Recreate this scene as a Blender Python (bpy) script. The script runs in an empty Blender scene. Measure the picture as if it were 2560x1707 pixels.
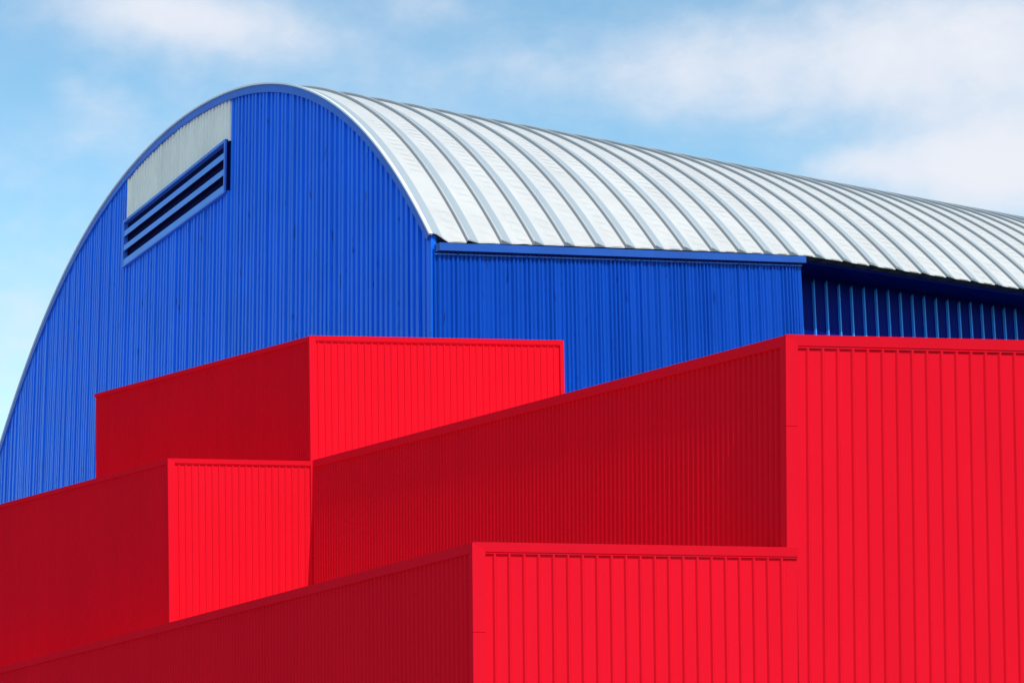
import bpy, math, random
import numpy as np
from mathutils import Matrix, Vector

random.seed(7)
RAD = math.radians
S = bpy.context.scene
COL = S.collection

# ------------------------------------------------------------------ camera
F_PX = 4800.0                       # focal length in pixels of a 2560 px wide frame
CX, CY = 1280.0, 853.5
PITCH = math.atan(0.205)
ROLL = RAD(0.8)
EYE = np.array([0.0, 0.0, 2.0])
FW = np.array([0, math.cos(PITCH), math.sin(PITCH)])
RT0 = np.array([1.0, 0, 0])
UP0 = np.cross(RT0, FW)
RT = RT0 * math.cos(ROLL) - UP0 * math.sin(ROLL)
UP = UP0 * math.cos(ROLL) + RT0 * math.sin(ROLL)
cam = bpy.data.cameras.new('camera')
cam.sensor_width = 36.0
cam.lens = F_PX / 2560.0 * 36.0
cam.clip_start = 0.1
cam.clip_end = 6000
camo = bpy.data.objects.new('camera', cam)
COL.objects.link(camo)
camo.matrix_world = Matrix(((RT[0], UP[0], -FW[0], EYE[0]), (RT[1], UP[1], -FW[1], EYE[1]),
                            (RT[2], UP[2], -FW[2], EYE[2]), (0, 0, 0, 1)))
S.camera = camo

# ------------------------------------------------------------------ light
SUN_AZ, SUN_EL = 30.4, 47.0         # azimuth to the right of straight behind the camera
SUN_STRENGTH = 3.2
SKY_STRENGTH = 0.12
EXPOSURE = 0.0
a, e = RAD(SUN_AZ), RAD(SUN_EL)
to_sun = Vector((math.sin(a) * math.cos(e), -math.cos(a) * math.cos(e), math.sin(e)))
sl = bpy.data.lights.new('sun', 'SUN')
sl.energy = SUN_STRENGTH
sl.angle = RAD(0.6)
sl.color = (1.0, 0.955, 0.9)
so = bpy.data.objects.new('sun', sl)
COL.objects.link(so)
so.rotation_euler = to_sun.to_track_quat('Z', 'Y').to_euler()
so.location = (20, -40, 60)

S.view_settings.view_transform = 'Standard'
S.view_settings.look = 'None'
S.view_settings.gamma = 1
S.view_settings.exposure = EXPOSURE
S.view_settings.use_curve_mapping = False


def ray(x, y):
    return FW + RT * ((x - CX) / F_PX) + UP * ((CY - y) / F_PX)


def unit(v):
    v = np.asarray(v, float)
    return v / np.linalg.norm(v)


def proj(P):
    d = np.asarray(P) - EYE
    z = d @ FW
    return np.array([CX + F_PX * (d @ RT) / z, CY - F_PX * (d @ UP) / z])


def hit(x, y, P0, n):
    d = ray(x, y)
    return EYE + d * ((P0 - EYE) @ n / (d @ n))


def build_world():
    w = bpy.data.worlds.new('World')
    S.world = w
    w.use_nodes = True
    nt = w.node_tree
    nt.nodes.clear()
    N = nt.nodes.new
    L = nt.links.new
    out = N('ShaderNodeOutputWorld')
    bg = N('ShaderNodeBackground')
    bg.inputs['Strength'].default_value = SKY_STRENGTH
    L(bg.outputs[0], out.inputs[0])
    sky = N('ShaderNodeTexSky')
    sky.sky_type = 'NISHITA'
    sky.sun_disc = False
    sky.sun_elevation = RAD(SUN_EL)
    sky.sun_rotation = RAD(180 - SUN_AZ)
    sky.air_density = 1.0
    sky.dust_density = 0.5
    sky.ozone_density = 2.0
    tint = N('ShaderNodeMix')
    tint.data_type = 'RGBA'
    tint.blend_type = 'MULTIPLY'
    tint.inputs[0].default_value = 1.0
    L(sky.outputs[0], tint.inputs[6])
    tint.inputs[7].default_value = SKY_TINT
    tc = N('ShaderNodeTexCoord')

    def math_node(op, a, b=None, clamp=False):
        m = N('ShaderNodeMath')
        m.operation = op
        m.use_clamp = clamp
        for i, v in enumerate((a, b)):
            if v is None:
                continue
            if isinstance(v, (int, float)):
                m.inputs[i].default_value = v
            else:
                L(v, m.inputs[i])
        return m.outputs[0]

    def noise(scale, detail, rough, stretch=(1, 1, 1), off=(0, 0, 0), dist=0.0):
        mp = N('ShaderNodeMapping')
        mp.inputs['Scale'].default_value = stretch
        mp.inputs['Location'].default_value = off
        L(tc.outputs['Generated'], mp.inputs[0])
        n = N('ShaderNodeTexNoise')
        n.inputs['Scale'].default_value = scale
        n.inputs['Detail'].default_value = detail
        n.inputs['Roughness'].default_value = rough
        n.inputs['Distortion'].default_value = dist
        L(mp.outputs[0], n.inputs['Vector'])
        return n.outputs['Fac']

    big = noise(5.0, 3, 0.5, (1, 1, 1.6), (0.3, 0.1, 0.2))
    mid = noise(17.0, 6, 0.55, (1, 1, 1.7), (0.7, 0.2, 0.0), 0.3)
    fine = noise(48.0, 5, 0.6, (1, 1, 1.5), (0.1, 0.4, 0.3), 0.2)
    wob = math_node('ADD', math_node('MULTIPLY', math_node('SUBTRACT', mid, 0.5), 0.58),
                    math_node('MULTIPLY', math_node('SUBTRACT', fine, 0.5), 0.32))

    # each cloud bank seen in the photograph, as a soft patch round its own direction of the sky
    total = None
    for (px, py, rx, ry, amp) in CLOUDS:
        c = unit(ray(px, py))
        ax1 = unit(np.cross(c, (0, 0, 1)))          # to the right
        ax2 = np.cross(ax1, c)                        # upward

        def dotn(v):
            d = N('ShaderNodeVectorMath')
            d.operation = 'DOT_PRODUCT'
            L(tc.outputs['Generated'], d.inputs[0])
            d.inputs[1].default_value = tuple(v)
            return d.outputs['Value']
        u = math_node('MULTIPLY', dotn(ax1), F_PX / rx)
        v = math_node('MULTIPLY', dotn(ax2), F_PX / ry)
        r2 = math_node('ADD', math_node('MULTIPLY', u, u), math_node('MULTIPLY', v, v))
        front = math_node('GREATER_THAN', dotn(c), 0.0)
        fall = math_node('MULTIPLY', math_node('EXPONENT', math_node('MULTIPLY', r2, -1.0)), front)
        fall = math_node('MULTIPLY', fall, amp)
        total = fall if total is None else math_node('ADD', total, fall)
    # the rest of the sky: the same loose broken cloud, from noise alone
    veil = math_node('MULTIPLY', math_node('SUBTRACT', big, 0.52), 0.6)
    cover = math_node('ADD', math_node('ADD', total, veil), wob)
    mr = N('ShaderNodeMapRange')
    mr.interpolation_type = 'SMOOTHERSTEP'
    mr.inputs['From Min'].default_value = -0.22
    mr.inputs['From Max'].default_value = 1.05
    L(cover, mr.inputs['Value'])
    mix = N('ShaderNodeMix')
    mix.data_type = 'RGBA'
    L(mr.outputs[0], mix.inputs[0])
    L(tint.outputs[2], mix.inputs[6])
    mix.inputs[7].default_value = CLOUD_COL
    L(mix.outputs[2], bg.inputs['Color'])


SKY_TINT = (1.36, 1.74, 1.60, 1)
CLOUD_COL = (7.0, 7.25, 7.9, 1)
# x, y in the photograph, radii, amount
CLOUDS = [(2400, 110, 520, 180, 0.85), (2500, 420, 300, 140, 1.05), (1700, 200, 520, 130, 0.38), (350, 10, 260, 110, 0.62),
          (650, 90, 260, 90, 0.40), (180, 225, 60, 40, 0.20), (265, 285, 80, 60, 0.16), (240, 345, 130, 40, 0.10),
          (1050, 170, 300, 90, 0.16), (1040, 10, 160, 60, 0.30), (30, 950, 330, 420, 0.36), (2120, 420, 160, 50, 0.35)]
build_world()


# ------------------------------------------------------------------ materials
def paint(name, col, vary=0.06, rough=0.5, spec=0.1, streak=(9, 9, 0.5), scale=1.0, bump=0.0, bscale=3.0, coat=0.0, scratch=0.0):
    m = bpy.data.materials.new(name)
    m.use_nodes = True
    nt = m.node_tree
    b = nt.nodes['Principled BSDF']
    b.inputs['Roughness'].default_value = rough
    b.inputs['Specular IOR Level'].default_value = spec
    b.inputs['Coat Weight'].default_value = coat
    b.inputs['Coat Roughness'].default_value = 0.35
    tc = nt.nodes.new('ShaderNodeTexCoord')
    mp = nt.nodes.new('ShaderNodeMapping')
    mp.inputs['Scale'].default_value = streak
    nt.links.new(tc.outputs['Object'], mp.inputs[0])
    n1 = nt.nodes.new('ShaderNodeTexNoise')
    n1.inputs['Scale'].default_value = scale
    n1.inputs['Detail'].default_value = 6
    nt.links.new(mp.outputs[0], n1.inputs['Vector'])
    n2 = nt.nodes.new('ShaderNodeTexNoise')
    n2.inputs['Scale'].default_value = 0.35
    n2.inputs['Detail'].default_value = 4
    nt.links.new(tc.outputs['Object'], n2.inputs['Vector'])
    add = nt.nodes.new('ShaderNodeMath')
    add.operation = 'ADD'
    nt.links.new(n1.outputs['Fac'], add.inputs[0])
    nt.links.new(n2.outputs['Fac'], add.inputs[1])
    mr = nt.nodes.new('ShaderNodeMapRange')
    mr.inputs['From Min'].default_value = 0.6
    mr.inputs['From Max'].default_value = 1.4
    mr.inputs['To Min'].default_value = 1 - vary * 1.5
    mr.inputs['To Max'].default_value = 1 + vary * 1.5
    nt.links.new(add.outputs[0], mr.inputs['Value'])
    oi = nt.nodes.new('ShaderNodeObjectInfo')            # every sheet a shade of its own
    m2 = nt.nodes.new('ShaderNodeMapRange')
    m2.inputs['To Min'].default_value = 1 - vary * 0.35
    m2.inputs['To Max'].default_value = 1 + vary * 0.35
    nt.links.new(oi.outputs['Random'], m2.inputs['Value'])
    m3 = nt.nodes.new('ShaderNodeMath')
    m3.operation = 'MULTIPLY'
    nt.links.new(mr.outputs[0], m3.inputs[0])
    nt.links.new(m2.outputs[0], m3.inputs[1])
    tone = m3.outputs[0]
    if scratch:                                          # short dark scuffs and runs down the sheet
        ms = nt.nodes.new('ShaderNodeMapping')
        ms.inputs['Scale'].default_value = (3.2, 3.2, 0.75)
        nt.links.new(tc.outputs['Object'], ms.inputs[0])
        n4 = nt.nodes.new('ShaderNodeTexNoise')
        n4.inputs['Scale'].default_value = 1.0
        n4.inputs['Detail'].default_value = 3
        nt.links.new(ms.outputs[0], n4.inputs['Vector'])
        m4 = nt.nodes.new('ShaderNodeMapRange')
        m4.interpolation_type = 'SMOOTHSTEP'
        m4.inputs['From Min'].default_value = 0.66
        m4.inputs['From Max'].default_value = 0.74
        m4.inputs['To Min'].default_value = 1.0
        m4.inputs['To Max'].default_value = 1.0 - scratch
        nt.links.new(n4.outputs['Fac'], m4.inputs['Value'])
        m5 = nt.nodes.new('ShaderNodeMath')
        m5.operation = 'MULTIPLY'
        nt.links.new(tone, m5.inputs[0])
        nt.links.new(m4.outputs[0], m5.inputs[1])
        tone = m5.outputs[0]
    mul = nt.nodes.new('ShaderNodeVectorMath')
    mul.operation = 'SCALE'
    mul.inputs[0].default_value = col
    nt.links.new(tone, mul.inputs['Scale'])
    nt.links.new(mul.outputs[0], b.inputs['Base Color'])
    if bump:
        n3 = nt.nodes.new('ShaderNodeTexNoise')
        n3.inputs['Scale'].default_value = bscale
        n3.inputs['Detail'].default_value = 2
        nt.links.new(tc.outputs['Object'], n3.inputs['Vector'])
        bp = nt.nodes.new('ShaderNodeBump')
        bp.inputs['Strength'].default_value = bump
        bp.inputs['Distance'].default_value = 0.05
        nt.links.new(n3.outputs['Fac'], bp.inputs['Height'])
        nt.links.new(bp.outputs[0], b.inputs['Normal'])
    return m


def crimped_steel(name):
    """white roofing steel: fine crimps run across the flat of every panel"""
    m = paint(name, (0.63, 0.59, 0.555), 0.05, 0.45, 0.25, (1, 1, 1), 0.8)
    nt = m.node_tree
    b = nt.nodes['Principled BSDF']
    uv = nt.nodes.new('ShaderNodeUVMap')
    sep = nt.nodes.new('ShaderNodeSeparateXYZ')
    nt.links.new(uv.outputs[0], sep.inputs[0])

    def mth(op, a, bb=None, clamp=False):
        n = nt.nodes.new('ShaderNodeMath')
        n.operation = op
        n.use_clamp = clamp
        for i, v in enumerate((a, bb)):
            if v is None:
                continue
            if isinstance(v, (int, float)):
                n.inputs[i].default_value = v
            else:
                nt.links.new(v, n.inputs[i])
        return n.outputs[0]
    nz = nt.nodes.new('ShaderNodeTexNoise')
    nz.inputs['Scale'].default_value = 1.3
    tc = nt.nodes.new('ShaderNodeTexCoord')
    nt.links.new(tc.outputs['Object'], nz.inputs['Vector'])
    ph = mth('ADD', mth('MULTIPLY', sep.outputs['Y'], 2 * math.pi / 0.42), mth('MULTIPLY', nz.outputs['Fac'], 5.0))
    sn = mth('SINE', ph)
    # crimps live on the middle of the flat only (u from .10 to .46)
    mask = mth('MULTIPLY', mth('MULTIPLY', mth('SUBTRACT', sep.outputs['X'], 0.06), 12.0, True),
               mth('MULTIPLY', mth('SUBTRACT', 0.45, sep.outputs['X']), 12.0, True))
    nz2 = nt.nodes.new('ShaderNodeTexNoise')
    nz2.inputs['Scale'].default_value = 0.5
    nt.links.new(tc.outputs['Object'], nz2.inputs['Vector'])
    hgt = mth('MULTIPLY', mth('MULTIPLY', sn, mask), mth('MULTIPLY', mth('SUBTRACT', nz2.outputs['Fac'], 0.28), 3.0, True))
    # painted shade: grey on the flank beyond the seam, darker at the seam's foot
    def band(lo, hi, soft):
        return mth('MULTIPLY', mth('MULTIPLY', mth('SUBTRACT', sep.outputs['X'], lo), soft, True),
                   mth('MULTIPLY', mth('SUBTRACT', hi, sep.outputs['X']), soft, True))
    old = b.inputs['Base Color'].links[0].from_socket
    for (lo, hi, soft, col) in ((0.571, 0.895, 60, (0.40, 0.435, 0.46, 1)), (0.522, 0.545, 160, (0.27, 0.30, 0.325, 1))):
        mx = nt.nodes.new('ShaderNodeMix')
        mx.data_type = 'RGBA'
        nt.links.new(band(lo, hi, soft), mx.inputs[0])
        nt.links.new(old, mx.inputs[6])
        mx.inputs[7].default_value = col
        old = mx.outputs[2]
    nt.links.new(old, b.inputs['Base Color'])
    bp = nt.nodes.new('ShaderNodeBump')
    bp.inputs['Strength'].default_value = 0.8
    bp.inputs['Distance'].default_value = 0.04
    nt.links.new(hgt, bp.inputs['Height'])
    nt.links.new(bp.outputs[0], b.inputs['Normal'])
    return m


M_RED = paint('red_paint', (0.78, 0.0085, 0.023), 0.03, 0.6, 0.0, (1.5, 1.5, 0.25), 1.0, 0.04, 1.6)
M_BLUE = paint('brightened_blue_paint', (0.004, 0.155, 0.88), 0.08, 0.4, 0.12, (4, 4, 0.12), 1.0, 0.25, 2.2, scratch=0.5)  # slightly faded gable blue, brightened to stand in for missing sunlight
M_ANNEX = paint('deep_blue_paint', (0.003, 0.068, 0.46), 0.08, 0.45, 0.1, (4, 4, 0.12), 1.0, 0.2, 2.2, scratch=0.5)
M_TRIM = paint('blue_flashing', (0.055, 0.18, 0.74), 0.08, 0.40, 0.3, (1, 1, 1), 0.8, 0.08, 2.0)
M_FASCIA = paint('fascia_blue', (0.024, 0.10, 0.44), 0.10, 0.40, 0.15, (1, 1, 1), 0.8, 0.08, 2.0)
M_LIP = paint('white_flashing', (0.85, 0.85, 0.84), 0.04, 0.4, 0.2)
M_SHADE_BLUE = paint('shaded_blue_paint', (0.0012, 0.008, 0.17), 0.12, 0.5, 0.05, (4, 4, 0.12), 1.0)  # side wall and soffit blue darkened: overhang shade put into the colour
M_BLADE = paint('light_blue_blades', (0.11, 0.31, 0.92), 0.06, 0.4, 0.2)
M_LIT_RIB = paint('sunlit_blue_paint', (0.045, 0.33, 0.98), 0.05, 0.4, 0.2)  # side wall ribs: sunlight on their flanks put into the colour
M_VERGE = paint('verge_blue', (0.035, 0.14, 0.64), 0.08, 0.40, 0.15, (1, 1, 1), 0.8, 0.08, 2.0)
M_PALE = paint('translucent_sheet', (0.96, 0.87, 0.79), 0.06, 0.5, 0.2, (1, 1, 1), 0.6)
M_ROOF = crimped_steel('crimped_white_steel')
M_LOUVER_SHADE = paint('louver_shade', (0.004, 0.005, 0.06), 0.1, 0.9, 0.05)  # shade inside the louver box and on its side, put into the colour
M_CORE = paint('core_wall', (0.16, 0.16, 0.16), 0.1, 0.9, 0.05)
M_GROUND = paint('asphalt', (0.055, 0.055, 0.058), 0.2, 0.9, 0.1, (0.4, 0.4, 0.4), 1.0)


# ------------------------------------------------------------------ helpers
def link(name, verts, faces, mat, parent=None, uvs=None, smooth=False, kind=None, label=None):
    me = bpy.data.meshes.new(name)
    me.from_pydata([tuple(map(float, v)) for v in verts], [], faces)
    if uvs is not None:
        lay = me.uv_layers.new(name='UVMap')
        for lp in me.loops:
            lay.data[lp.index].uv = uvs[lp.vertex_index]
    if smooth:
        for p in me.polygons:
            p.use_smooth = True
    if mat:
        me.materials.append(mat)
    o = bpy.data.objects.new(name, me)
    COL.objects.link(o)
    if parent:
        o.parent = parent
        if parent.type == 'EMPTY':
            o.matrix_parent_inverse = Matrix.Translation(-parent.location)
    if kind:
        o['kind'] = kind
    if label:
        o['label'] = label
    return o


def thing(name, loc, label, cat, group=None):
    o = bpy.data.objects.new(name, None)
    COL.objects.link(o)
    o.location = tuple(map(float, loc))
    o.empty_display_size = 0.5
    o['label'] = label
    o['category'] = cat
    if group:
        o['group'] = group
    return o


ZH = np.array([0, 0, 1.0])


class Wall:
    """a (slightly raking) wall: s runs along it, z is height, dep stands off its face"""

    def __init__(self, top, d, edge=None, zg=0.0):
        self.C0 = np.array(top, float)
        self.d = unit(d)
        self.e = np.array(edge if edge is not None else (0, 0, -1.0), float)
        self.k0 = 0.0
        self.k1 = 0.0
        n = unit(np.cross(self.d, -self.e))
        if n @ (EYE - self.C0) < 0:
            n = -n
        self.n = n

    def __call__(self, s, z, dep=0.0):
        h = self.C0[2] - z
        return self.C0 + self.e * h + self.d * (s + (self.k0 + self.k1 * s) * h) + self.n * dep

    def at(self, x, y):
        """s and z where the wall face is seen at a point of the photograph"""
        P = hit(x, y, self.C0, self.n)
        z = P[2]
        h = self.C0[2] - z
        q = (P - self.C0 - self.e * h) @ self.d
        return (q - self.k0 * h) / (1 + self.k1 * h), z

    def lean_for(self, x, y, slope):
        """shift along d per metre down that gives an edge at (x, y) the image slope dx/dy"""
        P = hit(x, y, self.C0, self.n)
        lo, hi = -0.4, 0.4

        def f(k):
            q = proj(P + self.e * 1.0 + self.d * k)
            return (q[0] - x) / (q[1] - y) - slope
        for _ in range(60):
            m = 0.5 * (lo + hi)
            if (f(m) > 0) == (f(lo) > 0):
                lo = m
            else:
                hi = m
        return 0.5 * (lo + hi)


def lerp(a, b, t):
    return a + (b - a) * t


def prism(name, W, pts, d0, d1, mat, parent, tilt=0.0, label=None):
    """flat polygon of (s, z) points given thickness from d0 (back) to d1 (front); tilt pushes the last half of the points out"""
    n = len(pts)
    V = [W(s, z, d0) for s, z in pts] + [W(p[0], p[1], d1 + (tilt if i < n / 2 else 0)) for i, p in enumerate(pts)]
    Fc = [tuple(range(n - 1, -1, -1)), tuple(range(n, 2 * n))]
    for i in range(n):
        j = (i + 1) % n
        Fc.append((i, j, n + j, n + i))
    o = link(name, V, Fc, mat, parent, label=label)
    fix_normals(o)
    return o


def fix_normals(o):
    import bmesh
    bm = bmesh.new()
    bm.from_mesh(o.data)
    bmesh.ops.recalc_face_normals(bm, faces=bm.faces)
    bm.to_mesh(o.data)
    bm.free()


def sheet(name, W, s0, s1, count, prof, ztop, zbot, mat, parent, joined=False, jit=0.0, phase=0.0, rows=1, wob=0.0):
    """count folded panels between s0 and s1; one object each, or one joined 'stuff' part"""
    JV, JF = [], []
    made = []
    pitch = (s1 - s0) / count
    for j in range(count):
        V, Fc = [], []
        dj = 1.0 + random.uniform(-jit, jit)
        sh = random.uniform(-jit, jit) * 0.12
        k = len(prof)
        for r in range(rows + 1):
            for i, (fr, dp) in enumerate(prof):
                off = sh if 0 < i < k - 1 else 0.0
                s = s0 + pitch * (j + fr + off)
                zt = ztop(s)
                zb = zbot(s)
                z = lerp(zb, zt, r / rows)
                w = random.uniform(-wob, wob) if 0 < i < k - 1 and 0 < r < rows else 0.0
                V.append(W(s + w, z, dp * dj))
        for r in range(rows):
            for i in range(k - 1):
                Fc.append((r * k + i, r * k + i + 1, (r + 1) * k + i + 1, (r + 1) * k + i))
        if joined:
            b = len(JV)
            JV += V
            JF += [tuple(q + b for q in f) for f in Fc]
        else:
            o = link(name, V, Fc, mat, parent)
            made.append(o)
    if joined:
        made.append(link(name + '_sheet', JV, JF, mat, parent, kind='stuff'))
    return made


# ------------------------------------------------------------------ ground
G = 3000.0
ng = 24
gv, gf = [], []
for i in range(ng + 1):
    for j in range(ng + 1):
        gv.append((lerp(-G, G, i / ng), lerp(-G, G, j / ng), 0.0))
for i in range(ng):
    for j in range(ng):
        q = i * (ng + 1) + j
        gf.append((q, q + ng + 1, q + ng + 2, q + 1))
link('ground', gv, gf, M_GROUND, kind='structure')
M_BOUNCE = paint('pale_bounce', (0.40, 0.39, 0.365), 0.12, 0.9, 0.1, (0.4, 0.4, 0.4), 1.0)
# unseen pale sheet added at the left to bounce light; tarmac everywhere else
link('bounce_sheet', [(-180, -30, 0.004), (8, -30, 0.004), (8, 40, 0.004), (-4, 72, 0.004), (-50, 160, 0.004), (-180, 160, 0.004)],
     [(0, 1, 2, 3, 4, 5)], M_BOUNCE, kind='structure')


# ------------------------------------------------------------------ red blocks
FRONT_DIR = np.array([math.sin(RAD(78)), math.cos(RAD(78)), 0])
LEFT_DIR = np.array([-math.sin(RAD(30)), math.cos(RAD(30)), 0])
NF = np.array([FRONT_DIR[1], -FRONT_DIR[0], 0])

RIB_FRONT = [(0, 0.0), (0.11, 0.036), (0.21, 0.036), (0.29, 0.0), (1.0, 0.0)]
RIB_SMALL = [(0, 0.0), (0.12, 0.024), (0.28, 0.024), (0.40, 0.0), (1.0, 0.0)]
RIB_SIDE = [(0, 0.0), (0.18, 0.050), (0.48, 0.050), (0.66, 0.0), (1.0, 0.0)]


def red_block(label, plane_pt, tl, tr, far, far_slope, slopes, front, left, trim, left_trim, corner_w, right_w=0.0, corner_to=None,
              seam=None, lead=None):
    """tl/tr: photo points of the front's top corners, far: photo point of the far end of the left top edge;
    slopes: image lean of the front's left and right edges"""
    top = hit(tl[0], tl[1], plane_pt, NF)
    Wf = Wall(top, FRONT_DIR)
    k_l = Wf.lean_for(tl[0], tl[1], slopes[0])
    s1, z1 = Wf.at(*tr)
    k_r = Wf.lean_for(tr[0], tr[1], slopes[1])
    Wf.k0 = k_l
    Wf.k1 = (k_r - k_l) / s1
    s1, z1 = Wf.at(*tr)
    z0 = top[2]
    edge = np.array([0, 0, -1.0]) + Wf.d * k_l
    Wl = Wall(top, LEFT_DIR, edge)
    sl, zl = Wl.at(*far)
    Wl.k1 = Wl.lean_for(far[0], far[1], far_slope) / sl
    sl, zl = Wl.at(*far)
    zf = lambda s: lerp(z0, z1, s / s1)
    zs = lambda s: lerp(z0, zl, s / sl)
    print('block', label[:24], 'front %.1f m, z %.2f>%.2f; left %.1f m, z>%.2f; depth %.1f' % (s1, z0, z1, sl, zl, top[1]))
    B = thing('metal_building', (top[0], top[1], 0), label, 'building', 'stepped red metal buildings')

    # core behind the sheets
    ins = -0.14
    pts = []
    for zz in (0.0, None):
        a0 = Wf(0.06, zz if zz is not None else z0 - 0.12, ins)
        b0 = Wf(s1 - 0.01, zz if zz is not None else z1 - 0.12, ins)
        c0 = Wl(sl, zz if zz is not None else zl - 0.12, ins)
        dd = c0 + (b0 - a0)
        pts += [a0, b0, dd, c0]
    core = link('core_wall', pts, [(0, 3, 2, 1), (4, 5, 6, 7), (0, 1, 5, 4), (1, 2, 6, 5), (2, 3, 7, 6), (3, 0, 4, 7)], M_RED, B)
    fix_normals(core)

    # front
    th = trim
    prof, n, sa, sb = front
    sA = Wf.at(*sa)[0]
    sB = Wf.at(*sb)[0]
    # flat lead-in panel between corner trim and first rib
    if sA > corner_w * 0.6:
        sF = Wf.at(*lead)[0] if lead else 0.02
        link('panel', [Wf(sF, 0, 0), Wf(sA, 0, 0), Wf(sA, zf(sA) - 0.05, 0), Wf(sF, zf(sF) - 0.05, 0)], [(0, 1, 2, 3)], M_RED, B)
    sheet('panel', Wf, sA, sB, n, prof, lambda s: zf(s) - 0.05, lambda s: 0.0, M_RED, B)
    if s1 - sB > 0.01:
        link('panel', [Wf(sB, 0, 0), Wf(s1, 0, 0), Wf(s1, zf(s1) - 0.05, 0), Wf(sB, zf(sB) - 0.05, 0)], [(0, 1, 2, 3)], M_RED, B)
    pr = 0.052
    ct = corner_to if corner_to is not None else 0.0
    rm = right_w
    prism('top_trim', Wf, [(-0.029, z0 + 0.001), (s1, z1), (s1 - rm, z1 - th), (corner_w, zf(corner_w) - th)], -0.3, pr, M_RED, B, tilt=0.020)
    # drip edge just below the flashing
    dh = th * 0.20
    prism('drip_edge', Wf, [(corner_w, zf(corner_w) - th + 0.004), (s1 - rm, z1 - th + 0.004), (s1 - rm, z1 - th - dh), (corner_w, zf(corner_w) - th - dh)],
          0.002, 0.037, M_RED, B)
    if seam is not None:
        zm = Wf.at(*seam)[1]
        prism('corner_trim', Wf, [(-0.03, z0), (corner_w, zf(corner_w) - th), (corner_w, zm), (-0.03, zm)], -0.02, pr + 0.016, M_RED, B)
        prism('corner_trim', Wf, [(-0.03, zm - 0.006), (corner_w, zm - 0.006), (corner_w, ct), (-0.03, ct)], -0.02, pr + 0.014, M_RED, B)
    else:
        prism('corner_trim', Wf, [(-0.03, z0), (corner_w, zf(corner_w) - th), (corner_w, ct), (-0.03, ct)], -0.02, pr + 0.016, M_RED, B)
    if right_w:
        prism('end_trim', Wf, [(s1, z1), (s1, 0), (s1 - rm, 0), (s1 - rm, z1 - th)], -0.02, pr + 0.016, M_RED, B)

    # left side
    lprof, lpx, joined = left
    q0 = Wl(0, z0 - 1)
    pitch = lpx * np.linalg.norm(q0 - EYE) / F_PX / abs(unit(q0 - EYE) @ Wl.n)
    ln = int((sl - 0.12) / pitch)
    lt = left_trim
    sheet('panel', Wl, 0.12, sl, ln, [(q[0], q[1] - 0.065) for q in lprof], lambda s: zs(s) - 0.05, lambda s: 0.0, M_RED, B, joined=joined)
    prism('top_trim', Wl, [(0.0, z0 - 0.003), (sl, zl - 0.003), (sl, zl - lt), (0.05, zs(0.05) - lt)], -0.3, 0.018, M_RED, B, tilt=0.008)
    prism('corner_trim', Wl, [(0.0, z0 - 0.01), (0.14, zs(0.14) - lt + 0.01), (0.14, 0), (0.0, 0)], -0.09, 0.016, M_RED, B)
    return Wf, Wl, (z0, z1, zl, s1, sl)


DA = 33.0
P_A = EYE + ray(1965, 838) * (DA / (ray(1965, 838) @ FW))
# distance where the tall right block's long side runs into the front of the rear pair
topA = hit(1965, 838, P_A, NF)
NL = unit(np.cross(LEFT_DIR, ZH))
P_C = hit(780, 1151, topA, NL)


def zpx(pt, h):     # metres for h photo pixels at a point
    return h * np.linalg.norm(pt - EYE) / F_PX


pxA = zpx(P_A, 1.0)
pxC = zpx(P_C, 1.0)

# A: tall right block; its corner trim is cut where the low front block's flashing runs into it
WfA = Wall(topA, FRONT_DIR)
zB_top = WfA.at(1990, 1372)[1]
A = red_block('tallest bright red ribbed metal block, at the right, with wide flat panels', P_A, (1965, 838), (3400, 872), (780, 1151), 0.003,
              (0.006, 0.043), (RIB_FRONT, 39, (2013, 900), (3396, 940)), (RIB_SIDE, 13.6, False), 27 * pxA, 27 * pxA, 27 * pxA,
              corner_to=zB_top, seam=(1978, 1066), lead=(1992.4, 1366))
Bk = red_block('low red ribbed metal block in front, joined to the foot of the tallest block', P_A, (1183, 1355), (1992, 1368.5), (-260, 1736), 0.0,
               (0.009, 0.0175), (RIB_FRONT, 21, (1231, 1450), (1983.5, 1450)), (RIB_SIDE, 11.8, False), 22 * pxA, 24 * pxA, 27 * pxA,
               seam=(1200, 1580))
Ck = red_block('narrow red metal block at the left, lower one of the rear pair', P_C, (422, 1146), (805, 1153.5), (-200, 1314), -0.004,
               (0.010, 0.004), (RIB_SMALL, 21, (445, 1250), (794, 1250)), (RIB_SIDE, 5.6, True), 11 * pxC, 12 * pxC, 14 * pxC)
Dk = red_block('rear red metal block rising above the others, right before the blue hangar gable', P_C, (775, 840), (1408, 852), (237, 985), 0.0,
               (0.012, 0.016), (RIB_SMALL, 37, (793, 900), (1398, 900)), (RIB_SIDE, 5.4, True), 12 * pxC, 12 * pxC, 14 * pxC, right_w=10 * pxC)

# ------------------------------------------------------------------ blue hangar
PHI = RAD(28.2)
GD = np.array([-math.sin(PHI), math.cos(PHI), 0])            # along the gable, to the left and away
GN = np.array([-GD[1], GD[0], 0])                             # gable's outward normal
GN = GN if GN @ (-GD + np.array([0, -1, 0])) > 0 else -GN
AXD = np.array([math.sin(RAD(57.6)), math.cos(RAD(57.6)), 0])  # ridge direction
P0 = EYE + ray(1081.6, 571.5) * (75.0 / (ray(1081.6, 571.5) @ FW))
Wg = Wall(P0 + np.array([0, 0, 0.0]), GD)
arch = [(1081, 571), (1069, 544), (1037, 481), (1005, 420), (941, 350), (877, 286), (814, 245), (772, 222), (719, 211), (666, 209),
        (614, 220), (561, 239), (491, 280), (421, 336), (351, 406), (298, 469), (245, 543), (165, 700), (117, 800), (75, 916), (34, 1031), (0, 1140)]
up = np.array([Wg.at(*p) for p in arch])
HALF = 35.0
coef = np.polyfit((up[:, 0] - HALF) / HALF, up[:, 1], 6)


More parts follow.
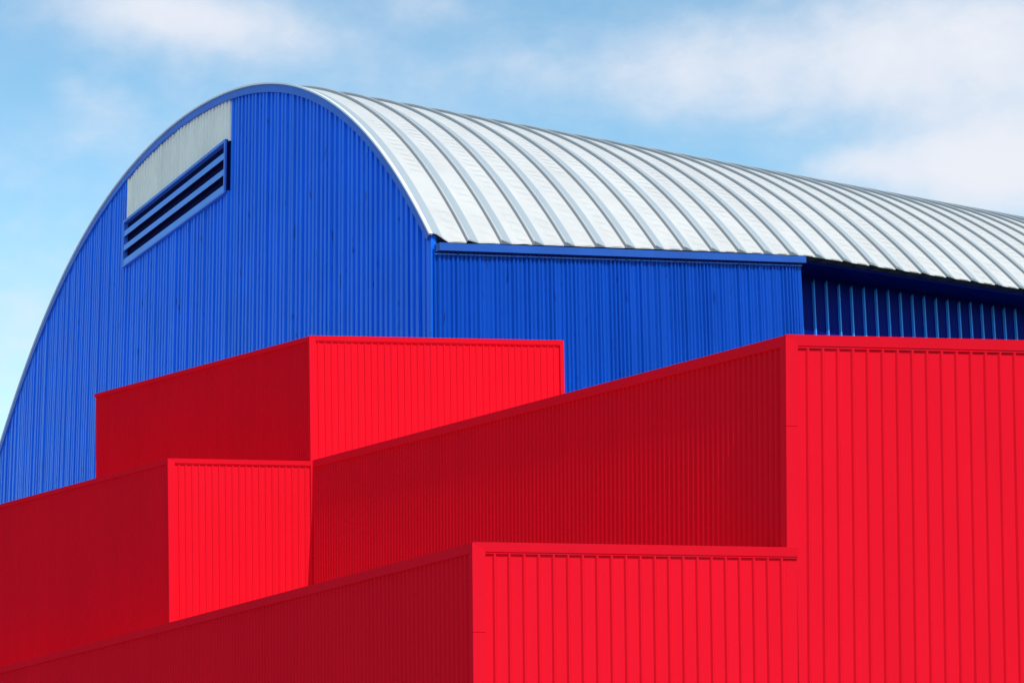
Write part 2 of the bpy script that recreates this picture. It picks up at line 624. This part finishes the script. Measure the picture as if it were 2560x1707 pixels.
def zarch(u):
    return float(np.polyval(coef, (u - HALF) / HALF))


def narch(u):
    """unit outward normal of the arch in the (u, z) plane"""
    s = (zarch(u + 0.02) - zarch(u - 0.02)) / 0.04
    l = math.hypot(1, s)
    return (-s / l, 1 / l)


UEND = 71.5


def roofpt(u, t, dep=0.0):
    nu, nz = narch(u)
    return np.array([P0[0], P0[1], 0.0]) + GD * (u + nu * dep) + AXD * t + np.array([0, 0, zarch(u) + nz * dep])


def solve_u(t, yline):
    lo, hi = -6.0, 8.0
    for _ in range(50):
        m = 0.5 * (lo + hi)
        q = proj(roofpt(m, t))
        if q[1] > yline(q[0]):
            lo = m
        else:
            hi = m
    return 0.5 * (lo + hi)


EAVE1 = lambda x: 604 + (637 - 604) / (2012 - 1090) * (x - 1090)
EAVE2 = lambda x: 637 + 0.158 * (x - 2024)
ua = solve_u(0.3, EAVE1)
tq = 10.0
for _ in range(30):
    uq = solve_u(tq, EAVE1)
    tq += (2014 - proj(roofpt(uq, tq))[0]) * 0.02
t2 = tq + 14
uq2 = solve_u(t2, EAVE2)
TQ = tq
print('eave u', ua, uq, uq2, 'tq', tq, 'z', zarch(ua), zarch(uq), zarch(uq2), 'Q px', proj(roofpt(uq, tq)))


def u_eave(t):
    if t < TQ:
        return lerp(ua, uq, t / TQ)
    return lerp(uq, uq2, (t - TQ) / (t2 - TQ)) if t < t2 else uq2


H = thing('hangar', (P0[0] + GD[0] * 35, P0[1] + GD[1] * 35, 0),
          'big blue corrugated hangar with a white barrel-vault roof behind the red blocks', 'hangar')

# pitch of the roof panels from two seams seen at the eave
PITCH_R = 0.0


def t_at_eave(x):
    lo, hi = -2.0, 60.0
    for _ in range(50):
        m = 0.5 * (lo + hi)
        if proj(roofpt(u_eave(m), m))[0] < x:
            lo = m
        else:
            hi = m
    return lo


ta, tb = t_at_eave(1168), t_at_eave(1975)
PITCH_R = (tb - ta) / 11.0
T0 = ta - 0.55 * PITCH_R - math.ceil((ta - 0.55 * PITCH_R + 0.3) / PITCH_R) * PITCH_R
print('roof pitch', PITCH_R, 'first cut', (-0.32 - T0) / PITCH_R, 'T0', T0, 'ta', ta)
RT_PROF = [(0.0, 0.0), (0.10, 0.0), (0.30, 0.0), (0.44, 0.0), (0.53, 0.0), (0.543, 0.125), (0.547, 0.145), (0.565, 0.145), (0.575, 0.13), (0.89, 0.0), (1.0, 0.0)]
NU = 96
shared = None


def roof_panel(t0, width, u0=None):
    V, Fc, UVs = [], [], []
    prof = RT_PROF
    if t0 < -0.32:                                   # the first sheet is cut along the verge
        f0 = (-0.32 - t0) / width
        prof = [(f0, 0.0), (lerp(f0, 0.97, 0.5), 0.0), (0.97, 0.0), (1.0, 0.0)] if f0 > 0.5 else \
            [(f0, 0.0)] + [q for q in RT_PROF if q[0] > f0]
    k = len(prof)
    for r in range(NU + 1):
        for (fr, dp) in prof:
            t = max(t0 + fr * width, -0.32)
            ue = u_eave(t) + 0.42 * max(0.0, min(1.0, (0.42 - t) / 0.5))      # the corner sheet is cut short
            f = r / NU
            f = f * f * 0.35 + f * 0.65
            u = lerp(ue, UEND, f)
            V.append(roofpt(u, t, dp))
            UVs.append((fr, u * 1.08))
    for r in range(NU):
        for i in range(k - 1):
            Fc.append((r * k + i, r * k + i + 1, (r + 1) * k + i + 1, (r + 1) * k + i))
    # turned-down lip at the eave
    b = len(V)
    for i, (fr, dp) in enumerate(prof):
        t = t0 + fr * width
        t = max(t, -0.32)
        V.append(roofpt(u_eave(t) + 0.42 * max(0.0, min(1.0, (0.42 - t) / 0.5)), t, dp * 0.9 if t0 < ta else 0.0 if t0 < TQ else dp * 0.5) + np.array([0, 0, -0.05]))
        UVs.append((fr, 0))
    for i in range(k - 1):
        Fc.append((i, b + i, b + i + 1, i + 1))
    return V, Fc, UVs


rp = None
NROOF = 62
for j in range(NROOF):
    t0 = T0 + j * PITCH_R
    if t0 > t2 and rp is not None:
        o = rp.copy()
        COL.objects.link(o)
        o.location = Vector(rp.location) + Vector(tuple(AXD * (t0 - rp_t)))
        o.parent = H
        o.matrix_parent_inverse = rp.matrix_parent_inverse
        continue
    V, Fc, UVs = roof_panel(t0, PITCH_R)
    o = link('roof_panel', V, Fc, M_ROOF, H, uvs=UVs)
    fix_normals(o)
    if t0 > t2:
        rp, rp_t = o, t0

# ---- gable: folded sheets under the arch, pale sheets above the louver
VW = 0.42     # verge flashing width
zt_g = lambda u: zarch(u) - 0.30
uA, zA = Wg.at(322.7, 450.4)          # pale area, left edge
uB, zB = Wg.at(581.0, 243)            # right edge
lvTL, lvTR = Wg.at(319, 554), Wg.at(579, 349)
lvBL, lvBR = Wg.at(317, 666), Wg.at(577, 487)
print('pale u', uB, uA, 'louver', lvTL, lvTR, lvBL, lvBR)
LZT = 0.5 * (lvTL[1] + lvTR[1])
LZB = 0.5 * (lvBL[1] + lvBR[1])
GP = 0.5
GRIB = [(0, 0.0), (0.10, 0.13), (0.58, 0.13), (0.74, 0.0), (1.0, 0.0)]
nB = int(round(uB / GP))
gp1 = uB / nB
nA = int(round((uA - uB) / GP))
gp2 = (uA - uB) / nA
sheet('panel', Wg, 0.0, uB, nB, GRIB, zt_g, lambda s: 0.0, M_BLUE, H, jit=0.30, rows=5, wob=0.016)
sheet('panel', Wg, uB, uA, nA, GRIB, lambda s: LZB + 0.1, lambda s: 0.0, M_BLUE, H, jit=0.30, rows=5, wob=0.016)
pale = sheet('pale_panel', Wg, uB, uA, nA, GRIB, zt_g, lambda s: LZT - 0.1, M_PALE, H, jit=0.2)
for o in pale:
    o['label'] = 'pale grey translucent sheet above the louver'
nL = int((UEND - uA) / GP)
sheet('panel', Wg, uA, UEND, nL, GRIB, zt_g, lambda s: 0.0, M_BLUE, H, joined=True, jit=0.35, rows=4, wob=0.02)
# backing behind the gable sheets and closed far end
nu_ = 60
for nm, tt, dd in (('gable_core', 0.12, 0.0), ('rear_gable', T0 + NROOF * PITCH_R - 0.4, 0.0)):
    V = []
    for i in range(nu_ + 1):
        u = lerp(0.05, UEND, i / nu_)
        base = np.array([P0[0], P0[1], 0]) + GD * u + AXD * tt
        V += [base, base + np.array([0, 0, zarch(u) - 0.02])]
    Fc = [(2 * i, 2 * i + 2, 2 * i + 3, 2 * i + 1) for i in range(nu_)]
    link(nm, V, Fc, M_BLUE, H)


def arch_band(name, u0, u1, o0, o1, d0, d1, mat, n=220):
    """a flashing that follows the arch: o0..o1 below the roof line, from d0 to d1 in front of the gable"""
    V, Fc = [], []
    for i in range(n + 1):
        u = lerp(u0, u1, i / n)
        nu, nz = narch(u)
        for oo, dd in ((o0, d0), (o0, d1), (o1, d1), (o1, d0)):
            V.append(Wg(u - nu * oo, zarch(u) - nz * oo, dd))
    for i in range(n):
        for q in range(4):
            w = (q + 1) % 4
            Fc.append((4 * i + q, 4 * i + w, 4 * i + 4 + w, 4 * i + 4 + q))
    Fc += [(0, 1, 2, 3), (4 * n + 3, 4 * n + 2, 4 * n + 1, 4 * n)]
    o = link(name, V, Fc, mat, H, smooth=False)
    fix_normals(o)
    return o


arch_band('verge_trim', -0.25, UEND, 0.06, VW, 0.0, 0.24, M_VERGE)
arch_band('roof_lip', -0.35, UEND, -0.03, 0.045, 0.18, 0.325, M_LIP)
# corner flashing where the gable meets the annex
prism('corner_trim', Wg, [(-0.12, 0), (0.16, 0), (0.16, zarch(0.1) - 0.3), (-0.12, zarch(0) - 0.3)], -0.1, 0.13, M_BLUE, H)

# ---- louver box
LD = 0.30
fr = link('louver', [], [], M_TRIM, H)
bpy.data.objects.remove(fr)


def box_sz(W, s0, s1, z0, z1, d0, d1, V, Fc):
    b = len(V)
    for d in (d0, d1):
        V += [W(s0, z0, d), W(s1, z0, d), W(s1, z1, d), W(s0, z1, d)]
    Fc += [tuple(q + b for q in f) for f in ((0, 1, 2, 3), (7, 6, 5, 4), (0, 4, 5, 1), (1, 5, 6, 2), (2, 6, 7, 3), (3, 7, 4, 0))]


lu0, lu1 = min(lvTR[0], lvBR[0]) + 0.15, max(lvTL[0], lvBL[0]) - 0.1
V, Fc = [], []
ft = 0.16
box_sz(Wg, lu0, lu0 + ft, LZB, LZT, LD - 0.1, LD, V, Fc)
box_sz(Wg, lu1 - ft, lu1, LZB, LZT, 0.0, LD, V, Fc)
box_sz(Wg, lu0 + ft, lu1 - ft, LZT - 0.15, LZT, 0.0, LD - 0.003, V, Fc)
box_sz(Wg, lu0 + ft, lu1 - ft, LZB, LZB + 0.10, 0.0, LD - 0.003, V, Fc)
LV = link('louver_frame', V, Fc, M_TRIM, H)
fix_normals(LV)
V, Fc = [], []
box_sz(Wg, lu0 + ft, lu1 - ft, LZB + 0.10, LZT - 0.15, -0.02, 0.03, V, Fc)
box_sz(Wg, lu0 + 0.02, lu0 + 0.06, LZB + 0.01, LZT - 0.01, 0.03, LD - 0.1, V, Fc)
o = link('shade_backing', V, Fc, M_LOUVER_SHADE, LV)  # dark sheets painted as the louver's shade
fix_normals(o)
ih = (LZT - LZB - 0.15 - 0.10)
for q in range(3):
    zc = LZB + 0.10 + ih * (q / 3.0)
    # each blade: a face standing at the front edge, then a shelf rising back into the box
    V = []
    for s in (lu0 + ft + 0.003, lu1 - ft - 0.003):
        V += [Wg(s, zc + 0.01, LD - 0.02), Wg(s, zc + 0.34, LD - 0.03), Wg(s, zc + 0.40, 0.06), Wg(s, zc + 0.36, 0.06), Wg(s, zc + 0.31, LD - 0.06), Wg(s, zc + 0.01, LD - 0.05)]
    n6 = 6
    Fc = [tuple(range(n6 - 1, -1, -1)), tuple(range(n6, 2 * n6))] + [(i, (i + 1) % n6, n6 + (i + 1) % n6, n6 + i) for i in range(n6)]
    o = link('blade', V, Fc, M_BLADE, LV)
    fix_normals(o)

# ---- annex wall on the right, under its own fascia
E0, E1 = roofpt(ua, 0.0), roofpt(uq, TQ)
ed = E1 - E0
ed[2] = 0
LPQ = np.linalg.norm(ed)
Wa = Wall(E0, ed)
INS = 0.34
zt_a = lambda s: lerp(E0[2], E1[2], s / LPQ)
sA0 = 0.12
cw = 0.26
AP = 0.5 * 0.48
nAn = int(round((LPQ - sA0 - cw) / (13.4 / 62.0)))
ARIB = [(0, -INS), (0.22, -INS + 0.045), (0.56, -INS + 0.045), (0.74, -INS), (1.0, -INS)]
FH = 0.36


def sheet2(name, W, s0, s1, n, base, prof, zt, zb, mat, parent, jit=0.0, rows=1, wob=0.0):
    class Sh:
        def __call__(self, s, z, dep=0.0):
            return W(s, z, base + dep)
    return sheet(name, Sh(), s0, s1, n, prof, zt, zb, mat, parent, jit=jit, rows=rows, wob=wob)


ARIB0 = [(0, 0.0), (0.20, 0.075), (0.58, 0.075), (0.80, 0.0), (1.0, 0.0)]
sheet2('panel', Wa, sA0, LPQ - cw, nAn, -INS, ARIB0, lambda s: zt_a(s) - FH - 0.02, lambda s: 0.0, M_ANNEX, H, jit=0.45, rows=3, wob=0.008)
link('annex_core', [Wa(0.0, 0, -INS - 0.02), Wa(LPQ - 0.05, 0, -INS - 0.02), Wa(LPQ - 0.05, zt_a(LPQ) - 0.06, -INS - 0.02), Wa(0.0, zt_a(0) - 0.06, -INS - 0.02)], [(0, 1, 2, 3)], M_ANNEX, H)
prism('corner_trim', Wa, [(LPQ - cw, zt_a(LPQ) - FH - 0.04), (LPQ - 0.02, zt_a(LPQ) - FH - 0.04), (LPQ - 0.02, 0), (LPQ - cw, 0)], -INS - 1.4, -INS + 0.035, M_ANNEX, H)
prism('fascia', Wa, [(0.02, zt_a(0) - 0.05), (LPQ + 0.05, zt_a(LPQ) - 0.05), (LPQ + 0.05, zt_a(LPQ) - FH), (0.02, zt_a(0) - FH)], -0.30, -0.02, M_FASCIA, H)
# thin closing strip under the fascia, in short lengths
nst = 11
for i in range(nst):
    a0, a1 = LPQ * i / nst + 0.02, LPQ * (i + 1) / nst - 0.01
    g0, g1 = zt_a(a0) - FH - 0.075, zt_a(a1) - FH - 0.075
    prism('closing_strip', Wa, [(a0, g0), (a1, g1), (a1, g1 - 0.05), (a0, g0 - 0.05)], -INS, -INS + 0.10, M_TRIM, H)

# ---- long side wall under the deep roof overhang
OVER = 2.6
E2 = roofpt(uq, TQ)
E3 = roofpt(uq2, T0 + NROOF * PITCH_R - 0.5)
sd = E3 - E2
sd[2] = 0
LQR = np.linalg.norm(sd)
Ws = Wall(E2, sd)
zt_s = lambda s: lerp(E2[2], roofpt(uq2, t2)[2], min(1.0, s / (t2 - TQ)))
SP = 31.3 * np.linalg.norm(E2 - EYE) / F_PX / abs(unit(E2 - EYE) @ Ws.n)
SRIB = [(0, 0.0), (0.5, 0.03), (1.0, 0.0)]
nS = int((LQR - 0.5) / SP)
print('side pitch', SP, nS, 'LPQ', LPQ, 'nAn', nAn)
sheet2('panel', Ws, 0.25, 0.25 + nS * SP, nS, -OVER, SRIB, lambda s: zt_s(s) - 0.22, lambda s: 0.0, M_SHADE_BLUE, H)
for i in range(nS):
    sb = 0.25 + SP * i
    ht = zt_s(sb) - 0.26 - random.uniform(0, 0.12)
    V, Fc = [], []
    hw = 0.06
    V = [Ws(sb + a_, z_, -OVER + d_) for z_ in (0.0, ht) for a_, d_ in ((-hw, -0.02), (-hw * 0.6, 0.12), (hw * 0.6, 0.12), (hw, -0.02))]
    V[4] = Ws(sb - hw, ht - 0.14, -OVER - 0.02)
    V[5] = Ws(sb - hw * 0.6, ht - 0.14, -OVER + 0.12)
    o = link('lit_rib', V, [(0, 1, 5, 4), (1, 2, 6, 5), (2, 3, 7, 6), (4, 5, 6, 7)], M_LIT_RIB, H)  # wall rib, coloured as if its flank were sunlit
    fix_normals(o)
link('side_core', [Ws(0, 0, -OVER - 0.03), Ws(LQR, 0, -OVER - 0.03), Ws(LQR, zt_s(LQR) - 0.1, -OVER - 0.03), Ws(0, zt_s(0) - 0.1, -OVER - 0.03)], [(0, 1, 2, 3)], M_SHADE_BLUE, H)
prism('soffit', Ws, [(0.0, zt_s(0) - 0.12), (t2 - TQ, zt_s(99) - 0.12), (LQR, zt_s(99) - 0.12), (LQR, zt_s(99) - 0.24), (t2 - TQ, zt_s(99) - 0.24), (0.0, zt_s(0) - 0.24)], -OVER - 0.02, -0.45, M_SHADE_BLUE, H)
print('objects', len(bpy.data.objects))
